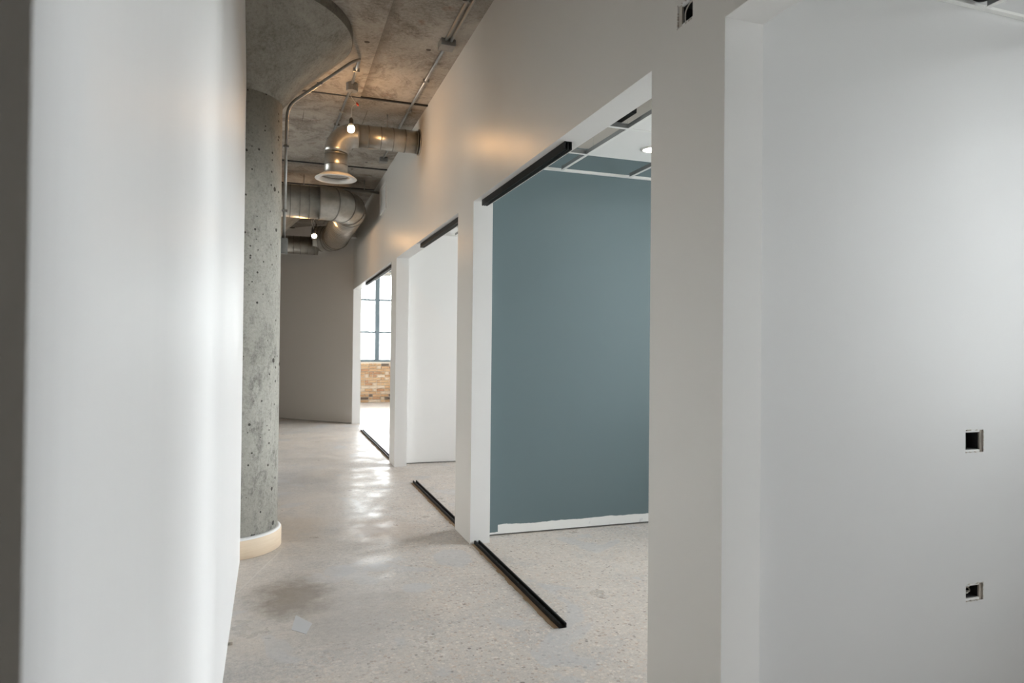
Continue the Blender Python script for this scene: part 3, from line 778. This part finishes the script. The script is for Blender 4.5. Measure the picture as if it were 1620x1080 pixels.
def tile(x0, y0, y1, label, light=False, cat='ceiling tile', x1=None):
    x1 = x1 if x1 else x0+PX
    m = MB(); m.box(x0+.006, x1-.006, y0+.006, y1-.006, GZ+.0026, GZ+.018, TILEM, bev=.002)
    return tag(m.build('ceiling_tile', None, (x0+PX/2, (y0+y1)/2, GZ+.0026)), label, cat, 'white ceiling tiles')
tile(2.215, 4.055, 4.700, 'white ceiling tile around the lit downlight in the teal room')
tile(2.215, 3.410, 4.055, 'white ceiling tile next nearer us than the downlight tile')
tile(2.215+PX, 4.055, 4.700, 'white ceiling tile right of the downlight tile')
tile(2.215+PX, 3.410, 4.055, 'white ceiling tile diagonal to the downlight tile')
for k in range(2):
    for j in range(2):
        tile(2.215+PX*k, 12.26-.645*(j), 12.905-.645*j, 'white ceiling tile near the window, row %s, column %s of the four' % (('far', 'near')[j], ('left', 'right')[k]))
t = thing('downlight', 'round lit downlight set in the white ceiling tile', 'downlight', (2.60, 4.405, GZ))
m = MB(); m.lathe([(.064, GZ-.001), (.070, GZ-.007), (.084, GZ-.003), (.086, GZ+.0024), (.064, GZ+.0024)], DIFF, 40, (2.60, 4.405, 0), closed=True); part(m, 'trim_ring', t)
m = MB(); m.lathe([(.0001, GZ-.001), (.063, GZ-.001), (.063, GZ+.002), (.0001, GZ+.002)], LED, 32, (2.60, 4.405, 0)); part(m, 'lens', t, 'glowing lens')
m = MB(); m.lathe([(.0001, GZ+.019), (.06, GZ+.019), (.06, GZ+.07), (.0001, GZ+.07)], BOXM, 24, (2.60, 4.405, 0)); part(m, 'can', t)

# black bar lying above the teal room grid, and a dark cable end above the near room grid
m = MB(); m.box(2.125, 2.165, 3.86, 4.15, GZ+.040, GZ+.09, BLACK, bev=.004)
tag(m.build('black_bar', None, (2.145, 4.0, GZ+.04)), 'short black bar lying above the grid of the teal room', 'bar')
m = MB(); m.tube(bend([(2.735, 2.06, GZ+.050), (2.79, 2.075, GZ+.030), (2.825, 2.06, GZ+.035), (2.825, 1.97, GZ+.13), (2.80, 1.8, CZ-.01)], .06), .022, BLACK, 12)
tag(m.build('black_cable', None, (2.8, 1.98, GZ+.05)), 'black cable end above the nearest ceiling grid at the top right', 'cable')

# ------------------------------------------------------------------ electrical boxes in the cut holes
def rough_box(axis, p, u0, u1, v0, v1, label, depth=.06, wires=0, seed=1):
    t = thing('electrical_box', label, 'electrical box', ((p, u0, v0) if axis == 'x' else (u0, p, v0)))
    e = .006; q = random.Random(seed)
    bx_ = (lambda m, a, b, c, d, d0, d1, mat: m.box(p+d0, p+d1, a, b, c, d, mat)) if axis == 'x' else (lambda m, a, b, c, d, d0, d1, mat: m.box(a, b, p+d0, p+d1, c, d, mat))
    P = (lambda u, d, v: (p+d, u, v)) if axis == 'x' else (lambda u, d, v: (u, p+d, v))
    a, b, c, d = u0+e, u1-.016, v0+.010, v1-.010
    if axis == 'x': a, b = u0+.004, u1-.022
    m = MB()
    bx_(m, a, b, c, d, depth, depth+.003, DARKV)
    bx_(m, a, a+.003, c, d, .012, depth, DARKV); bx_(m, b-.003, b, c, d, .012, depth, DARKV)
    bx_(m, a+.003, b-.003, c, c+.003, .012, depth, DARKV); bx_(m, a+.003, b-.003, d-.003, d, .012, depth, DARKV)
    part(m, 'box_shell', t)
    m = MB()                                             # torn gypsum around the cut
    bx_(m, b+.0005, u1-.0005, v0+.0005, v1-.0005, .005, .016, GYP); bx_(m, u0+.0005, b, d+.0005, v1-.0005, .005, .016, PLAST); bx_(m, u0+.0005, b, v0+.0005, c-.0005, .005, .016, PLAST)
    for k in range(9):
        u = q.uniform(u0, u1); s = q.uniform(.002, .005)
        vv = v1 if k % 2 else v0
        bx_(m, u, u+s*1.6, vv-s*.6, vv+s*.6, -.0012, .004, GYP)
        vv = q.uniform(v0, v1); bx_(m, u1-s*.5, u1+s*.6, vv, vv+s*1.6, -.0012, .004, GYP)
    part(m, 'torn_edge', t)
    for k in range(wires):
        m = MB(); P0 = [P(q.uniform(a+.01, b-.01), depth-.004, q.uniform(c+.01, d-.01))]+[P(q.uniform(a+.01, b-.01), q.uniform(.02, depth-.01), q.uniform(c+.01, d-.01)) for _ in range(3)]
        m.tube(bend(P0, .02), .0022, WIRE, 6); part(m, 'wire', t)
    return t
rough_box('y', 2.11, *H_SW, 'upper empty switch box in the near white wall', seed=3)
rough_box('y', 2.11, *H_OUT, 'lower outlet box with wires in the near white wall', wires=5, seed=5)
t = rough_box('x', A, 2.131, 2.230, 2.714, 2.800, 'dark box hole with a looped wire high on the grey pier', seed=8)
m = MB(); m.tube(bend([(A+.012, 2.135, 2.786), (A+.010, 2.165, 2.786), (A+.008, 2.192, 2.764), (A+.012, 2.196, 2.722)], .03), .0024, WIRE, 8); part(m, 'wire', t)
m = MB(); m.box(A+.02, A+.05, 8.8405, 8.8525, 2.7605, 2.8245, DARKV)
tag(m.build('slot_box', None, (A+.02, 8.846, 2.76)), 'narrow dark slot cut in the wall beside the far window opening', 'electrical box')

# ------------------------------------------------------------------ small things on the floor
m = MB()
pp = [(.124, 4.006), (.205, 3.86), (.167, 3.727), (.096, 3.808)]
v = [m.bm.verts.new((x, y, .0016)) for x, y in pp]+[m.bm.verts.new((x, y, .0003)) for x, y in pp]
m.mi(GREYP); m.bm.faces.new(v[:4]); m.bm.faces.new(v[4:][::-1])
for k in range(4): m.bm.faces.new((v[k], v[4+k], v[4+(k+1) % 4], v[(k+1) % 4]))
tag(m.build('floor_patch', None, (.15, 3.85, 0)), 'pale grey four sided patch on the concrete floor', 'patch')
m = MB(); m.box(-.205, -.185, 3.70, 3.74, .0005, .018, GYP, bev=.004, rot=Matrix.Translation((0, 0, 0)))
tag(m.build('plaster_chip', None, (-.195, 3.72, 0)), 'small crumb of plaster on the floor at the foot of the left wall', 'debris')
